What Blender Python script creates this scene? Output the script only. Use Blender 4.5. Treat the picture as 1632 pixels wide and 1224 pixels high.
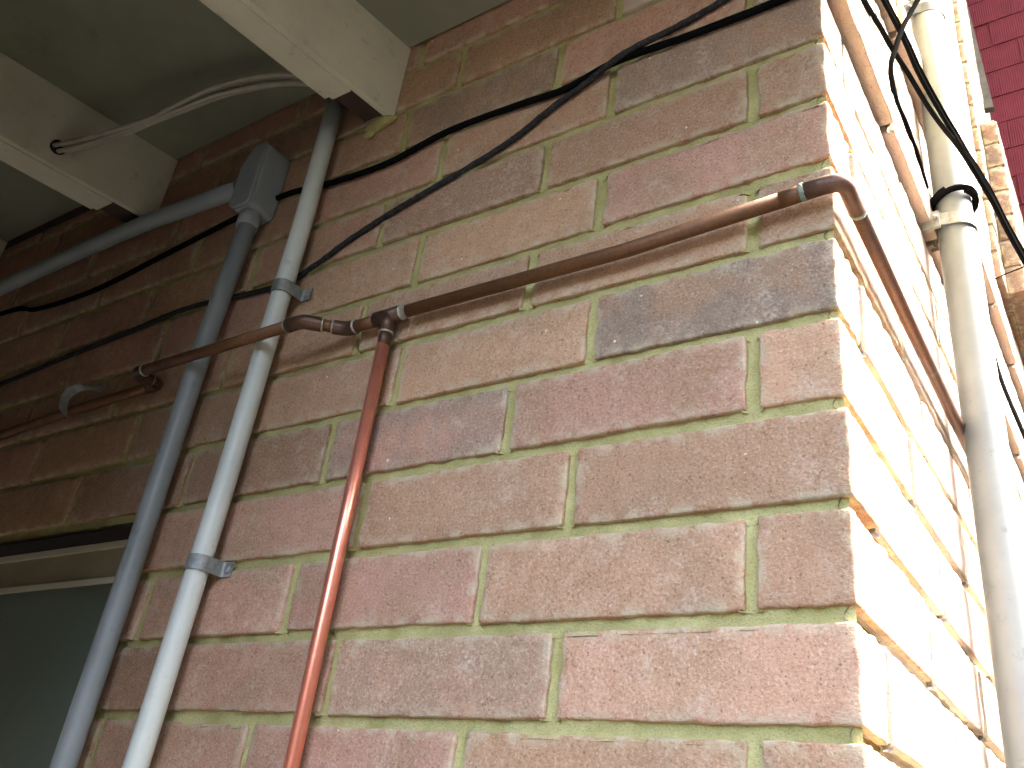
import bpy, math, random
import numpy as np
from mathutils import Matrix, Vector

for o in list(bpy.data.objects):
    bpy.data.objects.remove(o)
S = bpy.context.scene
COL = S.collection
random.seed(7)
RNG = np.random.default_rng(11)

# ------------------------------------------------------------------ camera
cam_d = bpy.data.cameras.new('camera')
cam = bpy.data.objects.new('camera', cam_d)
COL.objects.link(cam)
cam_d.sensor_width = 36.0
cam_d.lens = 32.287
cam_d.clip_start = 0.02
cam_d.clip_end = 500.0
RIGHT = Vector((0.828860, 0.546336, 0.120452))
DOWN = Vector((-0.175426, 0.458249, -0.871340))
FWD = Vector((-0.531241, 0.701088, 0.475666))
m = Matrix((RIGHT, -DOWN, -FWD)).transposed().to_4x4()
m.translation = Vector((0.20222, -0.78999, -0.94235))
cam.matrix_world = m
S.camera = cam

# ------------------------------------------------------------------ sky, soft sun, exposure
SUN_EL = math.radians(55.0)
SUN_AZ = math.radians(36.0)          # from the +x axis towards +y
world = bpy.data.worlds.new('World')
S.world = world
world.use_nodes = True
wn = world.node_tree
bg = wn.nodes['Background']
sky = wn.nodes.new('ShaderNodeTexSky')
sky.sky_type = 'NISHITA'
sky.sun_disc = False
sky.sun_elevation = SUN_EL
sky.sun_rotation = math.pi / 2 - SUN_AZ
sky.air_density = 0.7
sky.dust_density = 7.0
sky.ozone_density = 0.4
wn.links.new(sky.outputs[0], bg.inputs[0])
bg.inputs[1].default_value = 0.15
sun_d = bpy.data.lights.new('sun', 'SUN')
sun = bpy.data.objects.new('sun', sun_d)
COL.objects.link(sun)
sun_d.energy = 0.5
sun_d.angle = math.radians(26.0)
sun_d.color = (0.92, 0.965, 1.0)
sdir = Vector((math.cos(SUN_EL) * math.cos(SUN_AZ), math.cos(SUN_EL) * math.sin(SUN_AZ), math.sin(SUN_EL)))
sun.rotation_euler = sdir.to_track_quat('Z', 'Y').to_euler()
sun.location = sdir * 20
S.view_settings.view_transform = 'Standard'
S.view_settings.look = 'None'
S.view_settings.exposure = 5.2
S.view_settings.gamma = 1.0
S.render.engine = 'CYCLES'
S.cycles.max_bounces = 5
S.cycles.diffuse_bounces = 4
S.cycles.glossy_bounces = 2


# ------------------------------------------------------------------ helpers
def vnoise(P, scale, seed=0):
    """smooth value noise in [-1, 1] at points P (n,3)"""
    Q = np.asarray(P, float) * scale + seed * 17.31
    i = np.floor(Q).astype(np.int64)
    f = Q - i
    f = f * f * (3 - 2 * f)

    def h(a, b, c):
        n = (a * 374761393 + b * 668265263 + c * 2147483647 + seed * 1274126177) & 0xffffffff
        n = ((n ^ (n >> 13)) * 1274126177) & 0xffffffff
        n = n ^ (n >> 16)
        return (n & 0xffff) / 32767.5 - 1.0
    out = 0.0
    for dx in (0, 1):
        wx = f[:, 0] if dx else 1 - f[:, 0]
        for dy in (0, 1):
            wy = f[:, 1] if dy else 1 - f[:, 1]
            for dz in (0, 1):
                wz = f[:, 2] if dz else 1 - f[:, 2]
                out = out + wx * wy * wz * h(i[:, 0] + dx, i[:, 1] + dy, i[:, 2] + dz)
    return out


def mesh_obj(name, V, F, mat, parent=None, smooth=True, attr=None, loc=None):
    me = bpy.data.meshes.new(name)
    V = np.asarray(V, float)
    if loc is not None:
        V = V - np.asarray(loc)
    me.from_pydata([tuple(v) for v in V], [], [tuple(int(i) for i in f) for f in F])
    if smooth:
        me.polygons.foreach_set('use_smooth', [True] * len(me.polygons))
    if attr is not None:
        a = me.attributes.new('edge', 'FLOAT', 'POINT')
        a.data.foreach_set('value', np.asarray(attr, np.float32))
    me.materials.append(mat)
    me.update()
    o = bpy.data.objects.new(name, me)
    COL.objects.link(o)
    if loc is not None:
        o.location = loc
    if parent is not None:
        o.parent = parent
        pl = Vector((0, 0, 0))
        p = parent
        while p is not None:
            pl += p.location
            p = p.parent
        o.location = Vector(o.location) - pl if loc is not None else -pl
    return o


def empty(name, loc=(0, 0, 0)):
    o = bpy.data.objects.new(name, None)
    o.empty_display_size = 0.05
    o.location = loc
    COL.objects.link(o)
    return o


def tag(o, label, cat, group=None):
    o['label'] = label
    o['category'] = cat
    if group:
        o['group'] = group
    return o


class MB:
    """collects vertices and faces for one mesh"""
    def __init__(s):
        s.V = []
        s.F = []

    def add(s, V, F):
        b = len(s.V)
        s.V += [tuple(v) for v in V]
        s.F += [tuple(i + b for i in f) for f in F]
        return s

    def box(s, x0, x1, y0, y1, z0, z1):
        V = [(x, y, z) for x in (x0, x1) for y in (y0, y1) for z in (z0, z1)]
        F = [(0, 1, 3, 2), (4, 6, 7, 5), (0, 4, 5, 1), (2, 3, 7, 6), (0, 2, 6, 4), (1, 5, 7, 3)]
        return s.add(V, F)

    def build(s, name, mat, parent=None, smooth=False):
        return mesh_obj(name, s.V, s.F, mat, parent, smooth)


def smooth_path(pts, n=8):
    P = [np.array(p, float) for p in pts]
    P = [2 * P[0] - P[1]] + P + [2 * P[-1] - P[-2]]
    out = []
    for i in range(1, len(P) - 2):
        a, b, c, d = P[i - 1:i + 3]
        for k in range(n):
            t = k / n
            out.append(0.5 * ((2 * b) + (-a + c) * t + (2 * a - 5 * b + 4 * c - d) * t * t + (-a + 3 * b - 3 * c + d) * t ** 3))
    out.append(P[-2])
    return out


def tube_data(pts, r, seg=16, cap=True, jit=0.0):
    pts = [np.array(p, float) for p in pts]
    rs = r if hasattr(r, '__len__') else [r] * len(pts)
    V, F = [], []
    t0 = pts[1] - pts[0]
    t0 /= np.linalg.norm(t0)
    up = np.array((0, 0, 1.0)) if abs(t0[2]) < 0.9 else np.array((1.0, 0, 0))
    n = np.cross(t0, up)
    n /= np.linalg.norm(n)
    for i, p in enumerate(pts):
        a = pts[max(i - 1, 0)]
        b = pts[min(i + 1, len(pts) - 1)]
        t = b - a
        t /= np.linalg.norm(t)
        n = n - t * np.dot(n, t)
        n /= np.linalg.norm(n)
        bn = np.cross(t, n)
        for k in range(seg):
            an = 2 * math.pi * k / seg
            rr = rs[i] * (1 + (random.uniform(-jit, jit) if jit else 0))
            V.append(p + rr * (math.cos(an) * n + math.sin(an) * bn))
    for i in range(len(pts) - 1):
        for k in range(seg):
            k2 = (k + 1) % seg
            F.append((i * seg + k, i * seg + k2, (i + 1) * seg + k2, (i + 1) * seg + k))
    if cap:
        F.append(tuple(range(seg - 1, -1, -1)))
        F.append(tuple((len(pts) - 1) * seg + k for k in range(seg)))
    return V, F


def tube(name, pts, r, mat, parent=None, seg=16, jit=0.0):
    V, F = tube_data(pts, r, seg, True, jit)
    return mesh_obj(name, V, F, mat, parent)


def arc(c, r, a0, a1, ex, ey, n=14):
    c, ex, ey = np.array(c), np.array(ex), np.array(ey)
    return [c + r * (math.cos(a) * ex + math.sin(a) * ey) for a in np.linspace(a0, a1, n)]


# ------------------------------------------------------------------ materials
def new_mat(name):
    mt = bpy.data.materials.new(name)
    mt.use_nodes = True
    nt = mt.node_tree
    b = nt.nodes['Principled BSDF']
    return mt, nt, b


def N(nt, typ, **kw):
    n = nt.nodes.new(typ)
    for k, v in kw.items():
        setattr(n, k, v)
    return n


def L(nt, a, b):
    nt.links.new(a, b)


def noise(nt, scale, detail=4.0, rough=0.55, vec=None):
    n = N(nt, 'ShaderNodeTexNoise')
    n.inputs['Scale'].default_value = scale
    n.inputs['Detail'].default_value = detail
    n.inputs['Roughness'].default_value = rough
    if vec is not None:
        L(nt, vec, n.inputs['Vector'])
    return n.outputs['Fac']


def ramp(nt, fac, lo, hi, c0=(0, 0, 0, 1), c1=(1, 1, 1, 1)):
    r = N(nt, 'ShaderNodeValToRGB')
    r.color_ramp.elements[0].position = lo
    r.color_ramp.elements[1].position = hi
    r.color_ramp.elements[0].color = c0
    r.color_ramp.elements[1].color = c1
    L(nt, fac, r.inputs[0])
    return r.outputs[0]


def mix(nt, fac, a, b, blend='MIX'):
    n = N(nt, 'ShaderNodeMix', data_type='RGBA', blend_type=blend)
    for s, v in ((n.inputs[0], fac), (n.inputs[6], a), (n.inputs[7], b)):
        if isinstance(v, (int, float)):
            s.default_value = v
        elif isinstance(v, tuple):
            s.default_value = v if len(v) == 4 else v + (1.0,)
        else:
            L(nt, v, s)
    return n.outputs[2]


def math_n(nt, op, a, b=None):
    n = N(nt, 'ShaderNodeMath', operation=op)
    for i, v in enumerate((a, b)):
        if v is None:
            continue
        if isinstance(v, (int, float)):
            n.inputs[i].default_value = v
        else:
            L(nt, v, n.inputs[i])
    return n.outputs[0]


def bump(nt, b, h, strength, dist):
    n = N(nt, 'ShaderNodeBump')
    n.inputs['Strength'].default_value = strength
    n.inputs['Distance'].default_value = dist
    L(nt, h, n.inputs['Height'])
    L(nt, n.outputs[0], b.inputs['Normal'])


def world_pos(nt):
    return N(nt, 'ShaderNodeNewGeometry').outputs['Position']


MORTAR = (0.40, 0.365, 0.20)


def make_brick_mat(name='brick'):
    mt, nt, b = new_mat(name)
    pos = world_pos(nt)
    tone = N(nt, 'ShaderNodeAttribute', attribute_type='OBJECT', attribute_name='tone').outputs['Fac']
    grey = N(nt, 'ShaderNodeAttribute', attribute_type='OBJECT', attribute_name='grey').outputs['Fac']
    edge = N(nt, 'ShaderNodeAttribute', attribute_type='GEOMETRY', attribute_name='edge').outputs['Fac']
    big = noise(nt, 9.0, 3.0, 0.5, pos)
    c = mix(nt, ramp(nt, tone, 0.15, 0.55), (0.44, 0.243, 0.158), (0.425, 0.258, 0.137))
    c = mix(nt, ramp(nt, tone, 0.60, 1.0), c, (0.345, 0.20, 0.118))
    c = mix(nt, math_n(nt, 'MULTIPLY', ramp(nt, big, 0.45, 0.68), 0.8), c, (0.325, 0.205, 0.11))
    g = math_n(nt, 'MULTIPLY', grey, ramp(nt, noise(nt, 14.0, 3.0, 0.6, pos), 0.3, 0.55))
    c = mix(nt, math_n(nt, 'MULTIPLY', g, 0.85), c, (0.205, 0.168, 0.12))
    # mid-size mottling
    mot = noise(nt, 55.0, 2.0, 0.6, pos)
    c = mix(nt, ramp(nt, mot, 0.3, 0.75), mix(nt, 0.2, c, (0.20, 0.10, 0.06)), mix(nt, 0.2, c, (0.54, 0.39, 0.28)))
    # sandy grain with open pits
    gr = noise(nt, 300.0, 2.0, 0.75, pos)
    c = mix(nt, ramp(nt, gr, 0.33, 0.47), mix(nt, 0.34, c, (0.10, 0.06, 0.035)), c)
    c = mix(nt, ramp(nt, gr, 0.56, 0.68), c, mix(nt, 0.3, c, (0.66, 0.53, 0.42)))
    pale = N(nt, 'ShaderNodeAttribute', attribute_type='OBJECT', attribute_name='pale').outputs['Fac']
    c = mix(nt, pale, c, (0.50, 0.42, 0.35))  # paler brick colour on the sunlit side wall, offsets orange bounce light
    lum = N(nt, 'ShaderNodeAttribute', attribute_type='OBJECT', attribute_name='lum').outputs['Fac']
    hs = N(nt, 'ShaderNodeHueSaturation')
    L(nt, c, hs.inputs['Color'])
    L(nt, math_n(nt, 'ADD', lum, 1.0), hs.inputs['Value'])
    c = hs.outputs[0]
    # scattered dark specks
    sp = N(nt, 'ShaderNodeTexVoronoi')
    sp.inputs['Scale'].default_value = 190.0
    L(nt, pos, sp.inputs['Vector'])
    spk = math_n(nt, 'MULTIPLY', ramp(nt, sp.outputs['Distance'], 0.16, 0.30, (1, 1, 1, 1), (0, 0, 0, 1)), ramp(nt, noise(nt, 130.0, 2.0, 0.5, pos), 0.50, 0.58))
    c = mix(nt, math_n(nt, 'MULTIPLY', spk, 0.6), c, (0.11, 0.065, 0.035))
    # pale lime bloom
    bl = math_n(nt, 'MULTIPLY', ramp(nt, noise(nt, 17.0, 3.0, 0.62, pos), 0.53, 0.68), ramp(nt, noise(nt, 160.0, 2.0, 0.6, pos), 0.42, 0.6))
    c = mix(nt, math_n(nt, 'MULTIPLY', bl, 0.34), c, (0.56, 0.485, 0.37))
    # mortar smeared along the arrises
    sm = ramp(nt, noise(nt, 38.0, 2.0, 0.6, pos), 0.43, 0.58)
    ed = ramp(nt, edge, 0.0, 0.014, (1, 1, 1, 1), (0, 0, 0, 1))
    c = mix(nt, math_n(nt, 'MULTIPLY', math_n(nt, 'MULTIPLY', sm, ed), 0.6), c, (0.46, 0.415, 0.27))
    # small white flecks
    vo = N(nt, 'ShaderNodeTexVoronoi')
    vo.inputs['Scale'].default_value = 42.0
    L(nt, pos, vo.inputs['Vector'])
    fl = math_n(nt, 'MULTIPLY', ramp(nt, vo.outputs['Distance'], 0.05, 0.09, (1, 1, 1, 1), (0, 0, 0, 1)),
                ramp(nt, noise(nt, 30.0, 1.0, 0.5, pos), 0.60, 0.64))
    c = mix(nt, fl, c, (0.66, 0.62, 0.5))
    L(nt, c, b.inputs['Base Color'])
    b.inputs['Roughness'].default_value = 0.92
    b.inputs['Specular IOR Level'].default_value = 0.2
    h = math_n(nt, 'ADD', math_n(nt, 'MULTIPLY', gr, 1.6), math_n(nt, 'ADD', noise(nt, 210.0, 1.0, 0.6, pos), math_n(nt, 'MULTIPLY', mot, 0.6)))
    bump(nt, b, h, 0.48, 0.002)
    return mt


def make_mortar_mat(name='mortar', lo=(0.285, 0.258, 0.09), hi=(0.435, 0.395, 0.17)):
    mt, nt, b = new_mat(name)
    pos = world_pos(nt)
    c = mix(nt, ramp(nt, noise(nt, 22.0, 4.0, 0.6, pos), 0.3, 0.7), lo, hi)
    c = mix(nt, ramp(nt, noise(nt, 500.0, 2.0, 0.7, pos), 0.35, 0.5), mix(nt, 0.4, c, (0.14, 0.13, 0.07)), c)
    L(nt, c, b.inputs['Base Color'])
    b.inputs['Roughness'].default_value = 0.95
    b.inputs['Specular IOR Level'].default_value = 0.15
    h = math_n(nt, 'ADD', noise(nt, 420.0, 2.0, 0.6, pos), noise(nt, 90.0, 3.0, 0.6, pos))
    bump(nt, b, h, 0.6, 0.002)
    return mt


def make_copper(name, base, dark, metal, rough, patina=0.25, speck=0.35):
    mt, nt, b = new_mat(name)
    pos = world_pos(nt)
    n1 = noise(nt, 26.0, 4.0, 0.6, pos)
    c = mix(nt, ramp(nt, n1, 0.3, 0.7), base, dark)
    c = mix(nt, ramp(nt, noise(nt, 300.0, 2.0, 0.6, pos), 0.4, 0.65), c, mix(nt, speck, c, (0.05, 0.025, 0.015)))
    pat = ramp(nt, noise(nt, 33.0, 5.0, 0.65, pos), 0.64, 0.72)
    pf = math_n(nt, 'MULTIPLY', pat, patina)
    c = mix(nt, pf, c, (0.10, 0.27, 0.23))
    L(nt, c, b.inputs['Base Color'])
    L(nt, math_n(nt, 'MULTIPLY', math_n(nt, 'SUBTRACT', 1.0, pf), metal), b.inputs['Metallic'])
    L(nt, math_n(nt, 'ADD', math_n(nt, 'MULTIPLY', n1, 0.15), rough), b.inputs['Roughness'])
    bump(nt, b, noise(nt, 180.0, 3.0, 0.6, pos), 0.25, 0.0006)
    return mt


def make_simple(name, col, rough=0.5, col2=None, scale=30.0, metal=0.0, spec=0.5, bumpy=0.0, grime=None):
    mt, nt, b = new_mat(name)
    pos = world_pos(nt)
    c = mix(nt, ramp(nt, noise(nt, scale, 5.0, 0.6, pos), 0.35, 0.68), col, col2 or tuple(x * 0.8 for x in col))
    if grime:
        c = mix(nt, ramp(nt, noise(nt, scale * 3.1, 6.0, 0.7, pos), 0.58, 0.76), c, grime)
    L(nt, c, b.inputs['Base Color'])
    b.inputs['Roughness'].default_value = rough
    b.inputs['Metallic'].default_value = metal
    b.inputs['Specular IOR Level'].default_value = spec
    if bumpy:
        bump(nt, b, noise(nt, scale * 5, 4.0, 0.6, pos), bumpy, 0.001)
    return mt


M_BRICK = make_brick_mat()
M_MORTAR = make_mortar_mat()
M_MORTAR_GREY = make_mortar_mat('mortar_bounce_greyed', (0.20, 0.185, 0.155), (0.29, 0.27, 0.225))  # greyer mortar copy for side wall and pier, offsets orange bounce light
M_COPPER_OLD = make_copper('copper_oxidised', (0.19, 0.083, 0.028), (0.115, 0.054, 0.02), 0.4, 0.48, 0.25)
M_COPPER_DARK = make_copper('copper_dark', (0.13, 0.065, 0.035), (0.06, 0.035, 0.022), 0.45, 0.40, 0.3)
M_COPPER_NEW = make_copper('copper_bright', (0.88, 0.33, 0.21), (0.76, 0.26, 0.155), 0.75, 0.24, 0.0, 0.05)
M_COPPER_SIDE = make_copper('copper_weathered', (0.165, 0.078, 0.042), (0.105, 0.058, 0.036), 0.4, 0.45, 0.35)
M_SOLDER = make_simple('solder', (0.42, 0.40, 0.31), 0.5, (0.22, 0.22, 0.16), 120.0, 0.3)
M_FLUX = make_simple('verdigris', (0.11, 0.20, 0.16), 0.8, (0.33, 0.34, 0.22), 160.0, bumpy=0.6)
M_PVC_WHITE = make_simple('pvc_white', (0.56, 0.60, 0.52), 0.42, (0.50, 0.54, 0.465), 12.0, grime=(0.40, 0.42, 0.34))
M_PVC_GREY = make_simple('pvc_grey', (0.27, 0.305, 0.292), 0.42, (0.23, 0.26, 0.248), 10.0, grime=(0.18, 0.20, 0.19))
M_DOWNPIPE = make_simple('downpipe_paint', (0.18, 0.207, 0.20), 0.5, (0.15, 0.173, 0.168), 14.0, grime=(0.10, 0.113, 0.107))
M_GALV = make_simple('galvanised', (0.30, 0.315, 0.29), 0.55, (0.19, 0.20, 0.18), 90.0, 0.4, bumpy=0.5, grime=(0.13, 0.125, 0.09))
M_BRACKET = make_simple('bracket_dull', (0.10, 0.112, 0.118), 0.55, (0.075, 0.083, 0.088), 60.0, 0.3, spec=0.3)
M_CABLE = make_simple('cable_black', (0.0045, 0.005, 0.005), 0.65, (0.0065, 0.0065, 0.0065), 60.0, spec=0.0)
M_CABLE_OLD = make_simple('cable_mottled', (0.012, 0.0125, 0.013), 0.8, (0.03, 0.03, 0.027), 120.0, spec=0.2, bumpy=0.5, grime=(0.24, 0.23, 0.18))
M_CABLE_CREAM = make_simple('cable_cream', (0.38, 0.36, 0.27), 0.6, (0.31, 0.29, 0.21), 40.0)
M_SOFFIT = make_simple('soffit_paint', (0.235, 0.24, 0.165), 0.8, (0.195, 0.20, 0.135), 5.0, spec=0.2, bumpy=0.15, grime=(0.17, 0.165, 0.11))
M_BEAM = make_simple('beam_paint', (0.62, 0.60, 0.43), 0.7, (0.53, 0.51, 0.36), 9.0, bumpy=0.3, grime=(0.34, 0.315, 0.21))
M_TIMBER = make_simple('dark_timber', (0.055, 0.028, 0.018), 0.8, (0.035, 0.018, 0.012), 40.0, bumpy=0.4)
M_GAP_SHADE = make_simple('gap_shade', (0.022, 0.014, 0.011), 0.8, (0.014, 0.010, 0.009), 60.0, spec=0.2)
M_FRAME = make_simple('frame_paint', (0.30, 0.26, 0.15), 0.6, (0.24, 0.20, 0.115), 9.0, bumpy=0.2)
M_FRAME_EDGE = make_simple('frame_edge', (0.60, 0.57, 0.41), 0.6, (0.52, 0.49, 0.35), 15.0)
M_PANEL = make_simple('panel_paint', (0.16, 0.205, 0.155), 0.5, (0.13, 0.17, 0.125), 4.0, bumpy=0.1)
M_GROUND = make_simple('asphalt', (0.055, 0.053, 0.05), 0.9, (0.04, 0.039, 0.037), 2.0, bumpy=0.4)
M_RED = make_simple('red_tile', (0.08, 0.015, 0.02), 0.9, (0.066, 0.012, 0.0165), 14.0, spec=0.06, bumpy=0.4)
M_BOARD = make_simple('grey_board', (0.085, 0.078, 0.066), 0.9, (0.06, 0.055, 0.046), 20.0, spec=0.1)
M_BLOCKER = make_simple('blocker_timber', (0.07, 0.055, 0.042), 0.85, (0.05, 0.04, 0.03), 10.0, bumpy=0.3)

# ------------------------------------------------------------------ ground
mb = MB()
mb.add([(-80, -80, -2.40), (80, -80, -2.40), (80, 80, -2.40), (-80, 80, -2.40)], [(0, 1, 2, 3)])
ground = mb.build('ground', M_GROUND)
ground['kind'] = 'structure'

# ------------------------------------------------------------------ brickwork
house = empty('brick_house', (-1.2, 0.6, -2.4))
tag(house, 'pinkish brick house corner with pale mortar joints and painted timber soffit', 'house')

ZJ = {0: -0.0051, 1: -0.1025, 2: -0.2015, 3: -0.2997, 4: -0.4014, 5: -0.5029, 6: -0.6057, 7: -0.7067, 8: -0.8043}


def zj(k):
    if k in ZJ:
        return ZJ[k]
    return ZJ[0] - k * 0.1006 if k < 0 else ZJ[8] - (k - 8) * 0.1006


PERP = {-1: [-.2945, -.595], 0: [-.0910, -.391], 1: [-.296, -.602], 2: [-.0924, -.391, -.689], 3: [-.290, -.593],
        4: [-.0923, -.396, -.697], 5: [-.299, -.607], 6: [-.0949, -.403, -.703], 7: [-.2963, -.602], 8: [-.0923, -.4006, -.717]}
PERPB = {3: [.093, .384, .70], 4: [.287, .592], 5: [.096, .397, .714], 6: [.297, .595], 7: [.092, .388]}


def perps_a(c):
    p = list(PERP.get(c, [-.0935] if c % 2 == 0 else [-.2955]))
    while p[-1] > -2.75:
        p.append(p[-1] - 0.300 + random.uniform(-.004, .004))
    return p


def perps_b(c, end=2.75):
    p = list(PERPB.get(c, [.2955] if c % 2 == 0 else [.0935]))
    while p[-1] < end:
        p.append(p[-1] + 0.300 + random.uniform(-.004, .004))
    return p


JH = 0.0064          # half joint
OFFB = {-2: 0.016, -3: 0.009, -4: 0.009, -5: 0.029}


def off_b(c):
    return OFFB.get(c, 0.0)


def axis_samples(L_, r, step):
    n = max(2, int(round((L_ - 2 * r) / step)))
    inner = np.linspace(r, L_ - r, n + 1)
    return np.concatenate(([0, r * 0.45], inner, [L_ - r * 0.45, L_]))


def rounded_brick(x0, x1, y0, y1, z0, z1, step, faces, amp=0.0011, r=0.0032, seed=0):
    """brick with worn arrises; faces: which sides to build"""
    D = np.array((x1 - x0, y1 - y0, z1 - z0))
    O = np.array((x0, y0, z0))
    ax = [axis_samples(D[0], r, step), axis_samples(D[1], r, step), axis_samples(D[2], r, step)]
    V, F, E = [], [], []
    b = 0
    for fc in faces:
        a = 'xyz'.index(fc[1])
        s = fc[0] == '+'
        u, v = [(1, 2), (2, 0), (0, 1)][a]
        A, B = np.meshgrid(ax[u], ax[v], indexing='ij')
        n = A.size
        P = np.zeros((n, 3))
        P[:, u] = A.ravel()
        P[:, v] = B.ravel()
        P[:, a] = D[a] if s else 0.0
        q = np.clip(P, r, D - r)
        d = P - q
        ln = np.linalg.norm(d, axis=1, keepdims=True)
        nrm = d / np.maximum(ln, 1e-9)
        P = q + nrm * r
        W = P + O
        e = np.minimum(np.minimum(A, D[u] - A), np.minimum(B, D[v] - B)).ravel()
        wear = np.clip(1 - e / 0.012, 0, 1)
        disp = amp * (0.35 + 1.5 * wear) * vnoise(W, 95.0, 1) + amp * 0.5 * vnoise(W, 26.0, 2) - amp * 1.5 * wear * np.clip(vnoise(W, 60.0, 3), 0, 1)
        W = W + nrm * disp[:, None]
        V.append(W)
        E.append(e)
        nu, nv = len(ax[u]), len(ax[v])
        idx = np.arange(n).reshape(nu, nv) + b
        q4 = np.stack((idx[:-1, :-1], idx[1:, :-1], idx[1:, 1:], idx[:-1, 1:]), -1).reshape(-1, 4)
        if not s:
            q4 = q4[:, ::-1]
        F.append(q4)
        b += n
    return np.concatenate(V), np.concatenate(F), np.concatenate(E)


GREYS = {(-1, 0): .85, (3, 0): 1.0, (4, 2): .8, (-2, 2): .75, (0, 2): .3, (2, 0): .15, (7, 1): .45, (-3, 3): .8, (-1, 5): .6, (1, 6): .6, (2, 5): .5}


def place_brick(parent, box, step, faces, c, i, grey=None, pale=0.0):
    loc = ((box[0] + box[1]) / 2, (box[2] + box[3]) / 2, (box[4] + box[5]) / 2)
    V, F, E = rounded_brick(*box, step, faces)
    # slight tilt of each brick as laid
    o = mesh_obj('brick', V, F, M_BRICK, parent, True, E, loc)
    o['tone'] = random.random()
    o['grey'] = GREYS.get((c, i), 0.0) if grey is None else grey
    o['pale'] = pale
    o['lum'] = random.uniform(-.16, .12)
    o.rotation_euler = (random.uniform(-.004, .004), random.uniform(-.003, .003), random.uniform(-.004, .004))
    return o


def joint_strip(mb, p0, p1, across, out, w, n_len, seed, deep=0.0058, rim=0.0012, nac=8, above=(), below=(), asym=False):
    """concave tooled joint between p0 and p1; across = unit vector over the joint, out = wall normal"""
    p0, p1, across, out = (np.array(a, float) for a in (p0, p1, across, out))
    V = []
    for i in range(n_len + 1):
        c = p0 + (p1 - p0) * i / n_len
        for j in range(nac + 1):
            t = j / nac
            s = (t - 0.5) * 2
            rec = rim + deep * (1 - abs(s) ** 2.2)
            if asym:
                rec += 0.0022 * max(s, 0) - 0.0006 * (s < -0.6)
            for xp in (above if s > 0 else below):
                q = abs(c[0] - xp) / (JH + 0.001)
                if q < 1:
                    rec = max(rec, rim + deep * (1 - q ** 2.2))
            V.append(c + across * (s * w) - out * rec)
    V = np.array(V)
    V = V + np.outer(vnoise(V, 60.0, seed) * 0.0009 + vnoise(V, 160.0, seed + 1) * 0.0006, out)
    F = []
    k = nac + 1
    for i in range(n_len):
        for j in range(nac):
            F.append((i * k + j, (i + 1) * k + j, (i + 1) * k + j + 1, i * k + j + 1))
    mb.add(V, F)


# the window opening in the front wall
OPX, OPZ = -1.075, -0.515
C_TOP, C_BOT = -4, 10
ma = MB()
ma.box(-6.0, -0.012, 0.016, 0.088, OPZ, 0.52)
ma.box(OPX + 0.02, -0.012, 0.016, 0.088, -2.4, OPZ)
PA = {c: perps_a(c) for c in range(C_TOP - 1, C_BOT + 3)}
for k in range(C_TOP, C_BOT + 2):
    z = zj(k)
    x_end = -2.9 if z > OPZ else OPX + 0.002
    joint_strip(ma, (x_end, 0, z), (-0.0045, 0, z), (0, 0, 1), (0, -1, 0), JH + 0.0055, int((-0.0045 - x_end) / 0.0035), k + 40, above=PA[k - 1], below=PA[k], asym=True)
wall_a = None
brick_specs = []
for c in range(C_TOP, C_BOT + 1):
    z1, z0 = zj(c) - JH, zj(c + 1) + JH
    pa = PA[c]
    left_lim = -2.9 if (zj(c) + zj(c + 1)) / 2 > OPZ else OPX
    xr = 0.0
    for i, xp in enumerate(pa):
        if xr < left_lim + 0.03:
            break
        xl = max(xp + JH, left_lim)
        if xp > left_lim + 0.02:
            joint_strip(ma, (xp, 0, z0 - 0.0012), (xp, 0, z1 + 0.0012), (1, 0, 0), (0, -1, 0), JH + 0.005, 16, c * 13 + i)
        dx = random.uniform(-.0022, .0022) if i == 0 else 0.0
        dz = random.uniform(-.0012, .0012)
        brick_specs.append(('a', c, i, xl + random.uniform(-.001, .001), xr + dx if i == 0 else xr + random.uniform(-.001, .001), z0 + dz, z1 + dz, random.uniform(-.0012, .0008)))
        xr = xp - JH
wall_a = ma.build('wall', M_MORTAR, house, True)

mbw = MB()
CB_TOP = -25
mbw.box(-0.088, -0.012, 0.0885, 3.4, -2.4, 2.62)
for k in range(CB_TOP, C_BOT + 2):
    z = zj(k)
    x = min(off_b(k - 1), off_b(k))
    joint_strip(mbw, (x, 0.0045, z), (x, 3.0, z), (0, 0, 1), (1, 0, 0), JH + 0.003, 150, k + 90, deep=0.009, rim=0.005)
b_specs = []
for c in range(CB_TOP, C_BOT + 1):
    z1, z0 = zj(c) - JH, zj(c + 1) + JH
    x = off_b(c)
    yl = 0.0
    for i, yp in enumerate(perps_b(c)):
        joint_strip(mbw, (x, yp, z0 - 0.004), (x, yp, z1 + 0.004), (0, 1, 0), (1, 0, 0), JH + 0.003, 6, c * 7 + i + 300, deep=0.007, rim=0.003)
        if not (i == 0 and c >= C_TOP) :
            b_specs.append((c, i, yl, yp - JH, z0, z1, x + (random.uniform(-.0055, .003) if c in (-2, -5) else random.uniform(-.0015, .0012))))
        yl = yp + JH
wall_b = mbw.build('wall', M_MORTAR_GREY, house, True)

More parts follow.
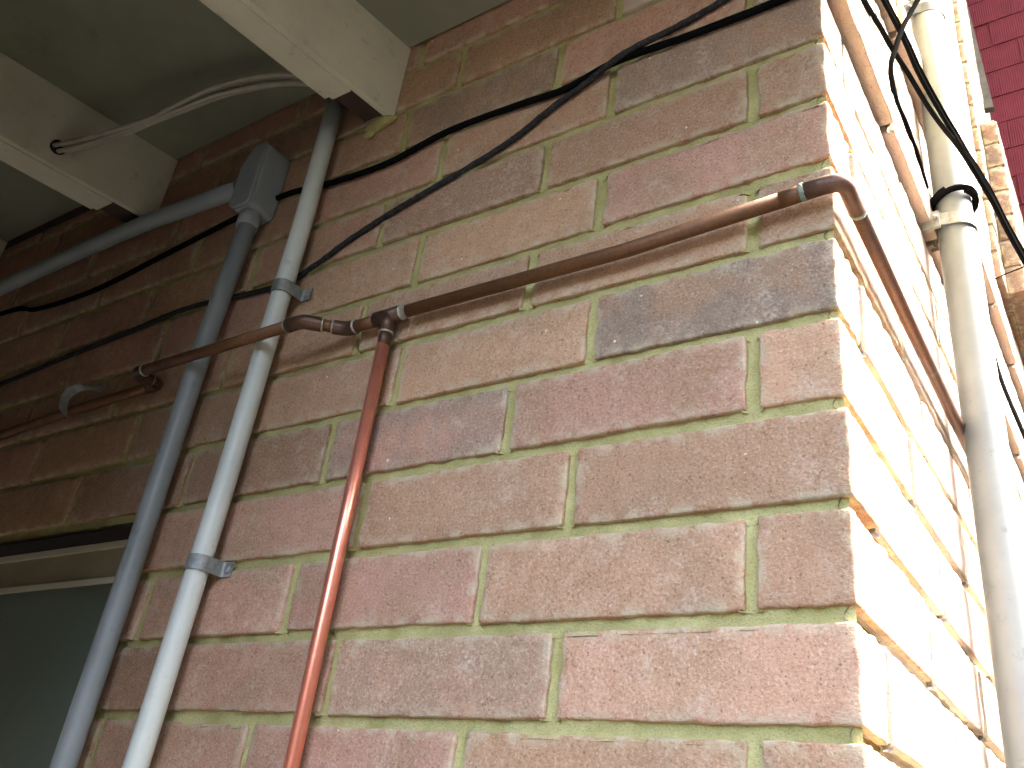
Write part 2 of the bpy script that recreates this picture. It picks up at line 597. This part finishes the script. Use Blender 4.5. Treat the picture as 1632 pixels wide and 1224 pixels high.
for (s, c, i, xl, xr, z0, z1, dy) in brick_specs:
    if i == 0:
        # corner brick: shows on both walls
        if c % 2 == 0:
            box = (xl, xr + off_b(c), dy, perps_b(c)[0] - JH if c not in PERPB else PERPB[c][0] - JH, z0, z1)
        else:
            box = (xl, xr + off_b(c), dy, (perps_b(c)[0] if c not in PERPB else PERPB[c][0]) - JH, z0, z1)
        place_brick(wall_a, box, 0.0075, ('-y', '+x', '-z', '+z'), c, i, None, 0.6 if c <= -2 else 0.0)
    else:
        st = 0.0085 if xr > -0.9 else 0.016
        place_brick(wall_a, (xl, xr, dy, 0.09, z0, z1), st, ('-y', '-x', '+x', '-z', '+z'), c, i)
nb = 0
far = MB()
for (c, i, y0, y1, z0, z1, x) in b_specs:
    if y0 < 2.2 and c >= -12:
        st = 0.014 if y0 < 0.8 else 0.03
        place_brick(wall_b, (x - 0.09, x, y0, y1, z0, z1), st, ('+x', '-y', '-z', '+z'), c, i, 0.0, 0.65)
        nb += 1
    else:
        far.box(x - 0.09, x, y0, y1, z0, z1)
# brickwork that runs on out of the picture, joined
for c in range(C_BOT + 1, 16):
    z1, z0 = zj(c) - JH, zj(c + 1) + JH
    xr = 0.0
    for xp in perps_a(c):
        if xr < OPX + 0.03:
            break
        far.box(max(xp + JH, OPX), xr, 0.001, 0.0895, z0, z1)
        xr = xp - JH
    yl = 0.0955
    for yp in perps_b(c):
        if yp > yl + 0.02:
            far.box(-0.09, -0.001, yl, yp - JH, z0, z1)
        yl = max(yp + JH, yl)
for c in range(C_TOP, 5):
    z1, z0 = zj(c) - JH, zj(c + 1) + JH
    for j in range(10):
        far.box(-3.2 - j * .3 - (.1 if c % 2 else 0), -2.91 - j * .3 - (.1 if c % 2 else 0), 0.001, 0.0895, z0, z1)
fo = far.build('brickwork', M_BRICK, house)
fo['kind'] = 'stuff'
fo['tone'] = 0.4
fo['pale'] = 0.3

# projecting piers further along the side wall
pier = empty('brick_pier', (0.03, 1.9, 0.78))
tag(pier, 'stepped brick pier projecting from the side wall behind the downpipe', 'pier')
pm = MB()
pm.box(-0.01, 0.010, 1.757, 2.6, 0.80, 2.6)
pm.box(0.010, 0.060, 1.858, 2.6, 0.80, 1.50)
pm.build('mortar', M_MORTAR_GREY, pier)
for k in range(18):
    z0 = 0.795 + k * 0.1006
    e = random.uniform(-.002, .002)
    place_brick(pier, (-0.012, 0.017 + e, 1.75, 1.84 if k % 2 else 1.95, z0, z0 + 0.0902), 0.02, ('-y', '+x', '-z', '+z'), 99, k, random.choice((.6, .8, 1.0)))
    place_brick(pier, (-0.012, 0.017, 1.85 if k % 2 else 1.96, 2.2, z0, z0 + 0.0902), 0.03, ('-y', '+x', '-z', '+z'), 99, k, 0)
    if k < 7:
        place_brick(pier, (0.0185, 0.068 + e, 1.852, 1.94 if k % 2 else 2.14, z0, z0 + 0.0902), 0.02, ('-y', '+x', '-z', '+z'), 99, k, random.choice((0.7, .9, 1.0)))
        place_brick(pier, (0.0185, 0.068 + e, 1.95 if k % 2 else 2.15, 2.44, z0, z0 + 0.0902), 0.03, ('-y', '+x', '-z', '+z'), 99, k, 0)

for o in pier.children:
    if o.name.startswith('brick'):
        o['lum'] = random.uniform(-.55, -.38)  # brick colour darkened to paint in the shade on the pier

# red ribbed tile cladding beyond the pier
red = empty('tiled_wall', (0.6, 2.75, 0.6))
tag(red, 'dark red wall of ribbed tiles in rows beyond the brick pier', 'wall')
rb = MB()
rb.box(-0.4, 1.6, 2.78, 2.9, -2.4, 4.6)
rb.build('backing', M_TIMBER, red)


def ribbed_tile():
    V, F = [], []
    w, h, n = 0.2075, 0.158, 22
    for j, (zz, lift) in enumerate(((0, 0.0), (0, 0.0078), (h * 0.5, 0.0065), (h, 0.005), (h, 0.0))):
        for i in range(n * 4 + 1):
            t = i / (n * 4)
            rib = 0.0014 * (1 - abs((t * n % 1) - 0.5) * 2) ** 0.6 if lift > 0.004 else 0
            V.append((t * w, -lift - rib, zz))
    k = n * 4 + 1
    for j in range(4):
        for i in range(n * 4):
            F.append((j * k + i, j * k + i + 1, (j + 1) * k + i + 1, (j + 1) * k + i))
    me = bpy.data.meshes.new('tile')
    me.from_pydata(V, [], F)
    me.materials.append(M_RED)
    return me


tm = ribbed_tile()
for r_ in range(24):
    for q in range(7):
        o = bpy.data.objects.new('tile', tm)
        COL.objects.link(o)
        o.parent = red
        o.location = Vector((-0.36 + q * 0.209 + (0.104 if r_ % 2 else 0), 2.778 + random.uniform(-.003, .001), 0.55 + r_ * 0.1605)) - red.location
        o.rotation_euler = (random.uniform(-.01, .01), 0, random.uniform(-.008, .008))

# board beside the tiles, dark gap under it
bd = MB()
V = [(-0.011, 2.3, 2.64), (0.0115, 2.3, 2.63), (0.0435, 2.3, 1.975), (-0.004, 2.3, 1.985)]
V += [(x, y + 0.03, z) for x, y, z in V]
bd.add(V, [(0, 3, 2, 1), (4, 5, 6, 7), (0, 1, 5, 4), (1, 2, 6, 5), (2, 3, 7, 6), (3, 0, 4, 7)])
board = bd.build('verge_board', M_BOARD)
tag(board, 'grey sloping board between the brick pier and the dark red tiles', 'board')

# ------------------------------------------------------------------ soffit with boxed beams
ceil = MB()
ceil.box(-6.0, 0.62, -1.45, -0.004, 0.357, 0.372)
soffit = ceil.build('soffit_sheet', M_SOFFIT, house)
for (xw, wd, sk) in ((-0.728, 0.054, 0.15), (-1.392, 0.066, 0.2), (-2.09, 0.066, 0.2)):
    zb = 0.187

    def X(x, y):
        return x + sk * y
    V = []
    for y in (-0.001, -0.795):
        for (x, z) in ((xw - wd - 0.012, zb + 0.012), (xw - wd - 0.012, 0.358), (xw, 0.358), (xw, zb)):
            V.append((X(x, y), y, z))
    # open-bottomed box of boards: right face, left face
    beam = mesh_obj('beam', [(X(xw, -.001), -.001, zb), (X(xw, -.001), -.001, .3565), (X(xw, -0.795), -0.795, .3565), (X(xw, -0.795), -0.795, zb),
                             (X(xw - .012, -.001), -.001, zb), (X(xw - .012, -.001), -.001, .3565), (X(xw - .012, -0.795), -0.795, .3565), (X(xw - .012, -0.795), -0.795, zb)],
                    [(0, 3, 2, 1), (4, 5, 6, 7), (0, 4, 7, 3), (0, 1, 5, 4), (1, 2, 6, 5), (2, 3, 7, 6)], M_BEAM, house, False)

    def slab(name, xa, xb, ya, yb, za, zb_, mat):
        V = [(X(x, y), y, z) for x in (xa, xb) for y in (ya, yb) for z in (za, zb_)]
        return mesh_obj(name, V, [(0, 1, 3, 2), (4, 6, 7, 5), (0, 4, 5, 1), (2, 3, 7, 6), (0, 2, 6, 4), (1, 5, 7, 3)], mat, beam, False)
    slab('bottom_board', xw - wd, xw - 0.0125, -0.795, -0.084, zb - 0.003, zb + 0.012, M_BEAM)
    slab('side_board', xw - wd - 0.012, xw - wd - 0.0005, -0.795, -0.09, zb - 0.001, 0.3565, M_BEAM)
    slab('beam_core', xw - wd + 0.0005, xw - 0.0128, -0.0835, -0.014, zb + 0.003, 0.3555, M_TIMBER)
# dark strip standing in for the shaded gap between sheet and wall
gp = MB()
gp.box(-2.08, -1.50, -0.0035, 0.002, 0.329, 0.3565)
gp.build('gap_shade_strip', M_TIMBER, house)


def clump(name, c, sz, mat, parent, seed, n=9):
    V, F = [], []
    for i in range(n + 1):
        th = math.pi * i / n
        for j in range(n * 2):
            ph = math.pi * j / n
            V.append((math.sin(th) * math.cos(ph), math.sin(th) * math.sin(ph), math.cos(th)))
    V = np.array(V)
    d = 1 + 0.35 * vnoise(V, 1.7, seed) + 0.18 * vnoise(V, 4.1, seed + 1)
    V = V * d[:, None] * np.array(sz) + np.array(c)
    k = 2 * n
    for i in range(n):
        for j in range(k):
            F.append((i * k + j, i * k + (j + 1) % k, (i + 1) * k + (j + 1) % k, (i + 1) * k + j))
    return mesh_obj(name, V, F, mat, parent)


clump('mortar_lump', (-0.752, -0.004, 0.184), (0.034, 0.011, 0.014), M_MORTAR, house, 5)
clump('mortar_lump', (-0.776, -0.002, 0.168), (0.012, 0.006, 0.012), M_MORTAR, house, 9)

# ------------------------------------------------------------------ window head, bottom left
win = empty('window', (0, 0, 0))
win.parent = house
win.location = Vector((-1.6, 0.06, -1.4)) - house.location
mb = MB()
mb.box(-2.3, OPX - 0.002, 0.052, 0.10, -0.583, OPZ - 0.004)
mb.box(OPX - 0.062, OPX - 0.002, 0.0525, 0.10, -2.3, -0.5835)
fr = mb.build('frame', M_FRAME, win)
mb = MB()
mb.box(-2.9, OPX - 0.001, 0.004, 0.0512, OPZ - 0.0048, OPZ - 0.0012)
mb.build('head_shade_strip', M_GAP_SHADE, win)  # dark strip painting in the shade under the head of the opening
fe = MB()
fe.box(-2.3, OPX - 0.004, 0.046, 0.0515, -0.531, -0.520)
fe.build('head_bead', M_FRAME_EDGE, win)
fe = MB()
fe.box(-2.3, OPX - 0.064, 0.047, 0.0515, -0.592, -0.5825)
fe.build('lower_bead', M_FRAME_EDGE, win)
fe = MB()
fe.box(-2.3, OPX - 0.064, 0.072, 0.080, -2.3, -0.5835)
fe.build('panel', M_PANEL, win)

# ------------------------------------------------------------------ copper water pipe
cp = empty('copper_pipe', (-0.61, -0.02, -0.27))
tag(cp, 'copper water pipe with soldered elbows and a tee running along the brick walls', 'pipe')
RC = 0.0090
ZC = -0.266


def ring(name, c, axis, r, mat, parent, w=0.004, seg=20):
    c, axis = np.array(c, float), np.array(axis, float)
    axis /= np.linalg.norm(axis)
    pts = [c - axis * w, c - axis * w * .5, c, c + axis * w * .5, c + axis * w]
    return tube(name, pts, [r * .95, r * 1.01, r * 1.03, r * 1.01, r * .95], mat, parent, seg, 0.03)


# tee to corner, corner elbow, along the side wall
tube('pipe_length', [(-0.578, -0.021, -0.264), (-0.24, -0.0205, -0.2655), (-0.05, -0.020, -0.2565)], RC, M_COPPER_OLD, cp, 20)
tube('pipe_length', [(-0.052, -0.020, -0.2566), (-0.022, -0.020, -0.2545)], RC * 1.03, M_COPPER_OLD, cp, 20)
el = [(-0.026, -0.0205, -0.2545), (-0.004, -0.0205, -0.2535)] + [tuple(p) for p in arc((0.003, -0.0075, -0.2545), 0.013, -math.pi / 2, 0, (1, 0, 0), (0, 1, 0), 9)] + [(0.016, 0.03, -0.2575)]
tube('elbow', el, RC * 1.1, M_COPPER_SIDE, cp, 20)
tube('pipe_length', [(0.016, 0.028, -0.2572), (0.0155, 0.30, -0.2640), (0.015, 0.95, -0.268)], RC, M_COPPER_SIDE, cp, 20)
ring('solder_ring', (-0.027, -0.0205, -0.2546), (1, 0, .05), RC * 1.13, M_FLUX, cp, 0.003)
ring('solder_ring', (0.016, 0.031, -0.2575), (0, 1, 0), RC * 1.13, M_FLUX, cp, 0.003)
# tee
tube('tee', [(-0.636, -0.0212, ZC + .0015), (-0.588, -0.021, ZC + .002)], RC * 1.2, M_COPPER_DARK, cp, 20)
tube('tee_branch', [(-0.611, -0.021, ZC), (-0.611, -0.021, ZC - 0.012), (-0.611, -0.021, ZC - 0.026)], [RC * 1.3, RC * 1.2, RC * 1.18], M_COPPER_DARK, cp, 20)
ring('solder_ring', (-0.588, -0.021, ZC + .002), (1, 0, 0), RC * 1.19, M_SOLDER, cp, 0.0015)
ring('solder_ring', (-0.636, -0.021, ZC + .0015), (1, 0, 0), RC * 1.19, M_COPPER_DARK, cp, 0.002)
ring('solder_ring', (-0.611, -0.021, ZC - 0.027), (0, 0, 1), RC * 1.19, M_SOLDER, cp, 0.0015)
# bright riser
tube('riser_joint', [(-0.611, -0.021, ZC - 0.024), (-0.611, -0.0208, ZC - 0.048)], RC * 1.02, M_COPPER_DARK, cp, 20)
tube('riser', [(-0.611, -0.021, ZC - 0.046), (-0.6108, -0.0205, -0.6), (-0.6115, -0.02, -1.6)], RC, M_COPPER_NEW, cp, 24)
# offset with two forty-five degree elbows
tube('pipe_length', [(-0.634, -0.021, ZC), (-0.680, -0.021, ZC)], RC, M_COPPER_OLD, cp, 20)
YO = -0.063
tube('elbow', smooth_path([(-0.674, -0.021, ZC), (-0.686, -0.021, ZC), (-0.698, -0.0255, ZC), (-0.709, -0.0345, ZC)], 4), RC * 1.2, M_COPPER_DARK, cp, 20)
ring('solder_ring', (-0.675, -0.021, ZC), (1, 0, 0), RC * 1.2, M_SOLDER, cp, 0.0015)
tube('pipe_length', [(-0.706, -0.032, ZC), (-0.722, -0.046, ZC)], RC, M_COPPER_OLD, cp, 20)
tube('elbow', smooth_path([(-0.719, -0.0435, ZC), (-0.731, -0.054, ZC), (-0.744, YO, ZC), (-0.772, YO, ZC)], 4), RC * 1.2, M_COPPER_DARK, cp, 20)
ring('solder_ring', (-0.7085, -0.0343, ZC), (-1, -.87, 0), RC * 1.2, M_SOLDER, cp, 0.0015)
ring('solder_ring', (-0.7195, -0.044, ZC), (-1, -.87, 0), RC * 1.2, M_SOLDER, cp, 0.0015)
ring('solder_ring', (-0.773, YO, ZC), (1, 0, 0), RC * 1.2, M_SOLDER, cp, 0.0015)
tube('pipe_length', [(-0.770, YO, ZC), (-1.118, YO - .001, ZC - .004)], RC, M_COPPER_OLD, cp, 20)
e2 = smooth_path([(-1.110, YO - .001, ZC - .004), (-1.126, YO, ZC - .004), (-1.1365, YO + .008, ZC - .003), (-1.138, YO + .022, ZC - .002), (-1.138, YO + .032, ZC - .001)], 4)
tube('elbow', e2, RC * 1.2, M_COPPER_DARK, cp, 20)
ring('solder_ring', (-1.110, YO - .001, ZC - .004), (1, 0, 0), RC * 1.2, M_SOLDER, cp, 0.0015)
ring('solder_ring', (-1.138, YO + .032, ZC - .001), (0, 1, 0), RC * 1.2, M_SOLDER, cp, 0.0015)
e3 = smooth_path([(-1.138, YO + .030, ZC), (-1.139, YO + .040, ZC), (-1.146, YO + .047, ZC), (-1.165, YO + .049, ZC)], 4)
tube('elbow', e3, RC * 1.12, M_COPPER_DARK, cp, 20)
tube('pipe_length', [(-1.16, -0.0145, ZC), (-1.40, -0.0145, ZC - .004), (-1.66, -0.0145, ZC - .018), (-2.6, -0.0145, ZC - .03)], RC, M_COPPER_OLD, cp, 18)


# ------------------------------------------------------------------ saddle clips
def strap(name, path, width_axis, w, t, mat, parent=None):
    """flat band of metal following a path (list of points), with a given width axis"""
    wa = np.array(width_axis, float)
    wa /= np.linalg.norm(wa)
    P = [np.array(p, float) for p in path]
    V, F = [], []
    for i, p in enumerate(P):
        tg = P[min(i + 1, len(P) - 1)] - P[max(i - 1, 0)]
        tg /= np.linalg.norm(tg)
        nn = np.cross(tg, wa)
        for a, b in ((-1, -1), (1, -1), (1, 1), (-1, 1)):
            V.append(p + wa * w * a / 2 + nn * t * b / 2)
    for i in range(len(P) - 1):
        for k in range(4):
            F.append((i * 4 + k, i * 4 + (k + 1) % 4, (i + 1) * 4 + (k + 1) % 4, (i + 1) * 4 + k))
    F.append((3, 2, 1, 0))
    n = (len(P) - 1) * 4
    F.append((n, n + 1, n + 2, n + 3))
    return mesh_obj(name, V, F, mat, parent, False)


def screw(c, out, parent, r=0.005):
    c, out = np.array(c, float), np.array(out, float)
    return tube('screw', [c, c + out * .002, c + out * .0035], [r, r, r * .6], M_GALV, parent, 10)


def saddle_vertical(x, y, z, r, label, tilt=0.0):
    e = empty('pipe_clip', (x, 0.0, z))
    tag(e, label, 'pipe clip', 'saddle clips on the pipes')
    rr = r + 0.0016
    pth = [(x - rr, -0.001, z)] + [(x - rr, y * 0.6, z)] + [(x - rr * math.cos(a), y - rr * math.sin(a), z) for a in np.linspace(0, math.pi, 17)] + \
          [(x + rr, y * .55, z), (x + rr, -0.006, z), (x + rr + .004, -0.003, z), (x + rr + 0.019, -0.003, z)]
    strap('strap', pth, (0, 0, 1), 0.021, 0.0022, M_GALV, e)
    screw((x + rr + 0.012, -0.0042, z), (0, -1, 0), e, 0.0062)
    return e


# ------------------------------------------------------------------ white and grey conduits
XW, YW, RW = -0.858, -0.030, 0.0158
wp = tube('white_conduit', [(-0.861, YW, 0.352), (-0.853, YW, 0.0), (-0.859, YW, -0.5), (-0.879, YW, -1.1), (-0.89, YW, -2.38)], RW, M_PVC_WHITE, None, 28)
tag(wp, 'straight off-white plastic conduit running up the brick wall to the beam', 'conduit')
saddle_vertical(-0.8535, YW, -0.158, RW, 'galvanised saddle clip on white conduit above the copper pipe')
saddle_vertical(-0.862, YW, -0.612, RW, 'weathered saddle clip on white conduit below the copper pipe')

gc = empty('grey_conduit', (-1.01, -0.03, -0.9))
tag(gc, 'grey plastic conduit with angled inspection box turning along the wall', 'conduit')
RG = 0.0165
tube('conduit_length', [(-1.003, -0.031, 0.045), (-1.018, -0.031, -0.2), (-1.018, -0.031, -0.6), (-1.024, -0.031, -0.95), (-1.03, -0.031, -2.38)], RG, M_PVC_GREY, gc, 28)
tube('conduit_length', [(-1.032, -0.032, 0.128), (-1.34, -0.031, 0.150), (-1.55, -0.031, 0.152), (-1.95, -0.031, 0.142), (-2.9, -0.031, 0.13)], RG, M_PVC_GREY, gc, 28)


def prism(name, poly, y0, y1, mat, parent, bev=0.0):
    n = len(poly)
    V = [(x, y0, z) for x, z in poly] + [(x, y1, z) for x, z in poly]
    F = [tuple(range(n)), tuple(range(2 * n - 1, n - 1, -1))] + [(i, i + n, (i + 1) % n + n, (i + 1) % n) for i in range(n)]
    o = mesh_obj(name, V, F, mat, parent, False)
    if bev:
        bm_ = o.modifiers.new('bevel', 'BEVEL')
        bm_.width = bev
        bm_.segments = 3
    return o


poly = [(-0.979, 0.186), (-0.979, 0.052), (-0.986, 0.046), (-1.024, 0.046), (-1.034, 0.058), (-1.036, 0.145), (-1.012, 0.190)]
body = prism('inspection_box', poly, -0.0565, -0.001, M_PVC_GREY, gc, 0.004)
poly2 = [(x + (0.0012 if x < -1 else -0.0012), z) for x, z in poly]
prism('lid', poly, -0.0625, -0.0578, M_PVC_GREY, body, 0.0018)
tube('socket', [(-1.005, -0.031, 0.052), (-1.006, -0.031, 0.018)], RG * 1.22, M_PVC_GREY, gc, 28)
tube('socket', [(-1.028, -0.032, 0.128), (-1.062, -0.032, 0.131)], RG * 1.18, M_PVC_GREY, gc, 28)

# open clip on the low copper run
oc = empty('pipe_clip', (-1.39, 0.0, -0.26))
tag(oc, 'bent open pipe clip hanging off the dark copper run', 'pipe clip')
pth = [(-1.335, -0.003, -0.226), (-1.352, -0.004, -0.229), (-1.366, -0.010, -0.226), (-1.382, -0.018, -0.224), (-1.396, -0.027, -0.232), (-1.402, -0.032, -0.246), (-1.402, -0.032, -0.262), (-1.398, -0.029, -0.278), (-1.392, -0.024, -0.286)]
strap('strap', smooth_path(pth, 4), (0.4, 0.8, -0.3), 0.017, 0.002, M_GALV, oc)
screw((-1.33, -0.004, -0.224), (0, -1, 0), oc, 0.006)

# ------------------------------------------------------------------ cables on the front wall
c1 = [(-2.6, -.007, .095), (-1.918, -.007, .086), (-1.736, -.007, .052), (-1.515, -.007, .041), (-1.313, -.007, .061), (-1.081, -.007, .087), (-.957, -.007, .095), (-.883, -.007, .084),
      (-.82, -.007, .076), (-.705, -.007, .071), (-.603, -.007, .087), (-.529, -.007, .088), (-.446, -.007, .083), (-.369, -.007, .077), (-.307, -.0085, .087), (-.268, -.009, .089), (-.173, -.007, .084), (-.061, -.007, .081), (-.02, -.009, .081), (.006, -.0145, .083)]
o = tube('cable', smooth_path(c1, 6), 0.0052, M_CABLE, None, 12)
tag(o, 'smooth black cable sagging along the front brick wall behind the inspection box', 'cable')
c2 = [(-2.6, -.006, -.19), (-1.757, -.006, -.137), (-1.53, -.006, -.121), (-1.325, -.006, -.111), (-1.143, -.006, -.101), (-.907, -.006, -.12), (-.824, -.006, -.102), (-.75, -.006, -.07), (-.652, -.006, -.04),
      (-.581, -.006, -.022), (-.491, -.006, .001), (-.438, -.006, .022), (-.387, -.006, .05), (-.327, -.008, .073), (-.268, -.0165, .089), (-.192, -.008, .111), (-.129, -.006, .127), (-.02, -.008, .155), (.008, -.012, .165), (.024, -.004, .19), (.026, .08, .25), (.024, .17, .32), (.0225, .25, .378)]
o = tube('cable', smooth_path(c2, 10), 0.0046, M_CABLE_OLD, None, 10, 0.10)
tag(o, 'rough paint-flecked black cable climbing diagonally across the front wall', 'cable')

# cream cables looping under the soffit
base = [(-1.445, -.218, .2271), (-1.3367, -.2037, .2165), (-1.2485, -.1892, .2197), (-1.1821, -.1773, .2283), (-1.1209, -.1654, .2433),
        (-1.0396, -.1496, .2582), (-.9403, -.1311, .2535), (-.8682, -.1179, .236), (-.806, -.1078, .2097)]
for k, (dy, dz, lab) in enumerate(((0.0, -0.007, 'lowest cream cable of the bundle strung between the beams under the soffit'),
                                   (0.010, 0.0, 'cream cable on the wall side of the bundle strung between the beams'),
                                   (-0.009, 0.001, 'cream cable on the outer side of the bundle strung between the beams'),
                                   (0.001, 0.009, 'topmost cream cable of the bundle strung between the beams'))):
    pts = []
    for i, p in enumerate(base):
        t = i / (len(base) - 1)
        w = 0.45 + 0.75 * abs(math.cos(t * 3.4 + 0.3))
        pts.append((p[0], p[1] + dy * w, p[2] + dz * w + 0.002 * math.sin(6 * t + k * 2)))
    o = tube('cable', smooth_path(pts, 6), 0.0046, M_CABLE_CREAM, None, 10)
    tag(o, lab, 'cable')
ho = tube('cable_hole', [(-1.4300, -.2187, .2275), (-1.4362, -.2177, .2275)], 0.0155, M_GAP_SHADE, house, 14)

# ------------------------------------------------------------------ downpipe on the side wall
XD, YD, RD = 0.047, 0.577, 0.0290
dp = tube('downpipe', [(XD, YD - .006, 1.2), (XD, YD, 0.4), (XD, YD + .004, -0.1), (XD, YD + .008, -0.7), (XD, YD + .01, -2.38)], RD, M_DOWNPIPE, None, 40)
tag(dp, 'round cream downpipe standing against the side brick wall', 'downpipe')


def pipe_band(z, label, mat):
    e = empty('pipe_bracket', (0.0, YD, z))
    tag(e, label, 'pipe bracket', 'metal brackets on the downpipe')
    rr = RD + 0.002
    pth = [(0.001, YD - rr - .004, z), (XD * .5, YD - rr - .004, z)] + [(XD + rr * math.sin(a), YD - rr * math.cos(a), z) for a in np.linspace(-0.15, math.pi + .15, 25)] + [(XD * .5, YD + rr + .004, z), (0.001, YD + rr + .004, z)]
    strap('band', pth, (0, 0, 1), 0.024, 0.0022, mat, e)
    mbx = MB()
    mbx.box(0.002, XD * .62, YD - rr - .012, YD - rr - .0055, z - .02, z + .012)
    mbx.build('lug', mat, e)
    tube('bolt', [(XD * .5, YD - rr - .018, z - .002), (XD * .5, YD - rr - .003, z - .002)], .0045, mat, e, 8)
    return e


pipe_band(0.622, 'dull metal bracket on the downpipe above the cable loop', M_BRACKET)
pipe_band(0.108, 'shiny metal bracket on the downpipe below the cable loop', M_GALV)

# black cable loop around the downpipe
lp = []
for i in range(49):
    a = math.pi * (0.25) + 2 * math.pi * 2 * i / 48 * 0.93
    lp.append((XD + (RD + .0065) * math.sin(a), YD - (RD + .0065) * math.cos(a), 0.150 + 0.011 * (i / 48) + 0.012 * math.sin(a + .6)))
o = tube('cable_loop', lp, 0.0054, M_CABLE, None, 10)
tag(o, 'black cable coiled round the downpipe above its shiny bracket', 'cable')

W1 = [(.006, -.0145, .083), (.024, -.006, .10), (.026, .05, .17), (.018, .10, .22), (0.0135, 0.14, 0.2449), (0.0125, 0.18, 0.2549), (0.0149, 0.27, 0.2915), (0.0193, 0.34, 0.3063), (0.0286, 0.4, 0.3076), (0.0429, 0.46, 0.2849), (0.059, 0.485, 0.25), (0.0725, 0.495, 0.2205), (0.0851, 0.505, 0.1852), (0.0947, 0.56, 0.1798), (0.1043, 0.61, 0.1688), (0.1141, 0.69, 0.1603), (0.1279, 0.8, 0.156), (0.1454, 0.9, 0.1226), (.19, 1.09, .005), (.28, 1.49, -.42), (.335, 1.885, -1.2), (.355, 1.98, -2.395)]
W2 = [(.012, .02, .50), (.016, .15, .42), (0.0189, 0.24, 0.3627), (0.0184, 0.3, 0.386), (0.0316, 0.37, 0.3572), (0.0396, 0.43, 0.3315), (0.0582, 0.485, 0.2833), (0.0723, 0.495, 0.2374), (0.0835, 0.5, 0.198), (0.0945, 0.55, 0.1883), (0.1033, 0.6, 0.1794), (0.1135, 0.68, 0.1671), (0.1262, 0.8, 0.175), (0.1432, 0.9, 0.1445), (.19, 1.1, .02), (.28, 1.5, -.4), (.33, 1.9, -1.2), (.35, 2.0, -2.395)]
W3 = [(0.0217, 0.26, 0.384), (0.0207, 0.32, 0.4064), (0.0351, 0.38, 0.3688), (0.0443, 0.44, 0.3419), (0.0627, 0.49, 0.2888), (0.0767, 0.5, 0.2427), (0.0869, 0.505, 0.2022), (0.0975, 0.56, 0.1967), (0.1064, 0.61, 0.1874), (0.1169, 0.69, 0.1747), (0.1301, 0.81, 0.1835), (0.1473, 0.91, 0.1526), (.197, 1.11, .02), (.287, 1.51, -.4), (.338, 1.9, -1.2), (.358, 2.0, -2.395)]
W4 = [(.012, .5, 1.0), (.06, .45, .8), (0.0817, 0.40, 0.5103), (0.0659, 0.385, 0.4679), (0.0459, 0.365, 0.4041), (0.0349, 0.335, 0.3391), (0.0263, 0.32, 0.2896), (0.0193, 0.31, 0.2503), (0.0158, 0.315, 0.2276), (0.0153, 0.33, 0.2033), (0.0152, 0.355, 0.1963), (0.0172, 0.39, 0.1954), (0.0173, 0.43, 0.1932), (0.0179, 0.46, 0.1885), (0.0163, 0.5, 0.181), (0.0159, 0.535, 0.1744)]
W5 = [(0.0090, 1.35, 0.54), (0.0090, 1.3, 0.4014), (0.015, 1.2, 0.2453), (0.0297, 1.12, 0.1151), (0.0434, 1.08, 0.0337), (0.063, 1.03, -0.0693), (0.0825, 1.0, -0.1724), (0.10, .97, -.3), (.14, .93, -.7), (.17, .92, -1.5), (.18, .92, -2.395)]
for P_, r_, lab in ((W1, 0.0042, 'greyish black cable joining the pair of cables in front of the downpipe'),
                    (W2, 0.0036, 'lower black cable of the close pair crossing the downpipe'),
                    (W3, 0.0028, 'thin upper black cable of the close pair crossing the downpipe'),
                    (W4, 0.0042, 'black cable bending in a curve beside the downpipe, crossing the others'),
                    (W5, 0.0042, 'dark cable hanging free beyond the downpipe below the thin wire')):
    o = tube('cable', smooth_path(P_, 6), r_, M_CABLE, None, 12)
    tag(o, lab, 'cable')
o = tube('wire', smooth_path([(0.004, 1.3, 0.4737), (0.0686, 1.1, 0.3531), (0.1164, 0.95, 0.2594), (0.1949, 0.7, 0.1047), (.5, -.1, -.35), (1.2, -2.2, -.75), (1.8, -4.98, -.4)], 5), 0.0015, M_CABLE, None, 8)
tag(o, 'thin dark wire stretched out from the side wall beyond the downpipe', 'wire')

# ------------------------------------------------------------------ unseen walls, upper storey and roof edge added to block sky light
pw = MB()
pw.box(-4.2, -0.55, -1.45, -0.80, -2.4, 0.3565)
pw.box(-4.2, -4.0, -0.7995, 0.0, -2.4, 0.3565)
pw.build('light_blocker_wall', M_BLOCKER, house)  # added out of view to darken the left of the front wall
up = MB()
up.box(-6.0, -0.012, 0.014, 0.087, 0.5205, 4.295)
up.box(-6.0, 0.60, -1.445, -0.0035, 0.3725, 4.29)  # added overhang, keeps sky light off the pier and downpipe
up.box(0.6005, 1.40, -1.445, -0.20, 1.00, 4.29)  # added bay, darkens the near faces of the pier
up.build('upper_wall_and_blockers', M_MORTAR, house)
ev = MB()
ev.box(-6.0, 0.60, -1.45, 8.0, 4.30, 4.37)
ev.box(0.6005, 1.45, -1.45, -0.15, 4.30, 4.37)
ev.build('added_eave', M_SOFFIT, house)  # unseen roof edge, added to shade the red tiles
# unseen timber fence, added to block low sky light
fence = empty('added_fence', (3.0, 0.0, -2.4))
tag(fence, 'unseen timber fence added beside the house to block low sky light', 'fence')
for i in range(70):
    mbx = MB()
    y = -5.0 + i * 0.152
    mbx.box(3.0 + 0.012 * (i % 2), 3.02 + 0.012 * (i % 2), y, y + 0.15, -2.4, 1.7)
    mbx.build('plank', M_BLOCKER, fence)
for i in range(50):
    mbx = MB()
    x = -4.4 + i * 0.152
    mbx.box(x, x + 0.15, -5.02 - 0.012 * (i % 2), -5.0 - 0.012 * (i % 2), -2.4, -0.3)
    mbx.build('plank', M_BLOCKER, fence)
print('bricks on side wall', nb, 'front', len(brick_specs))
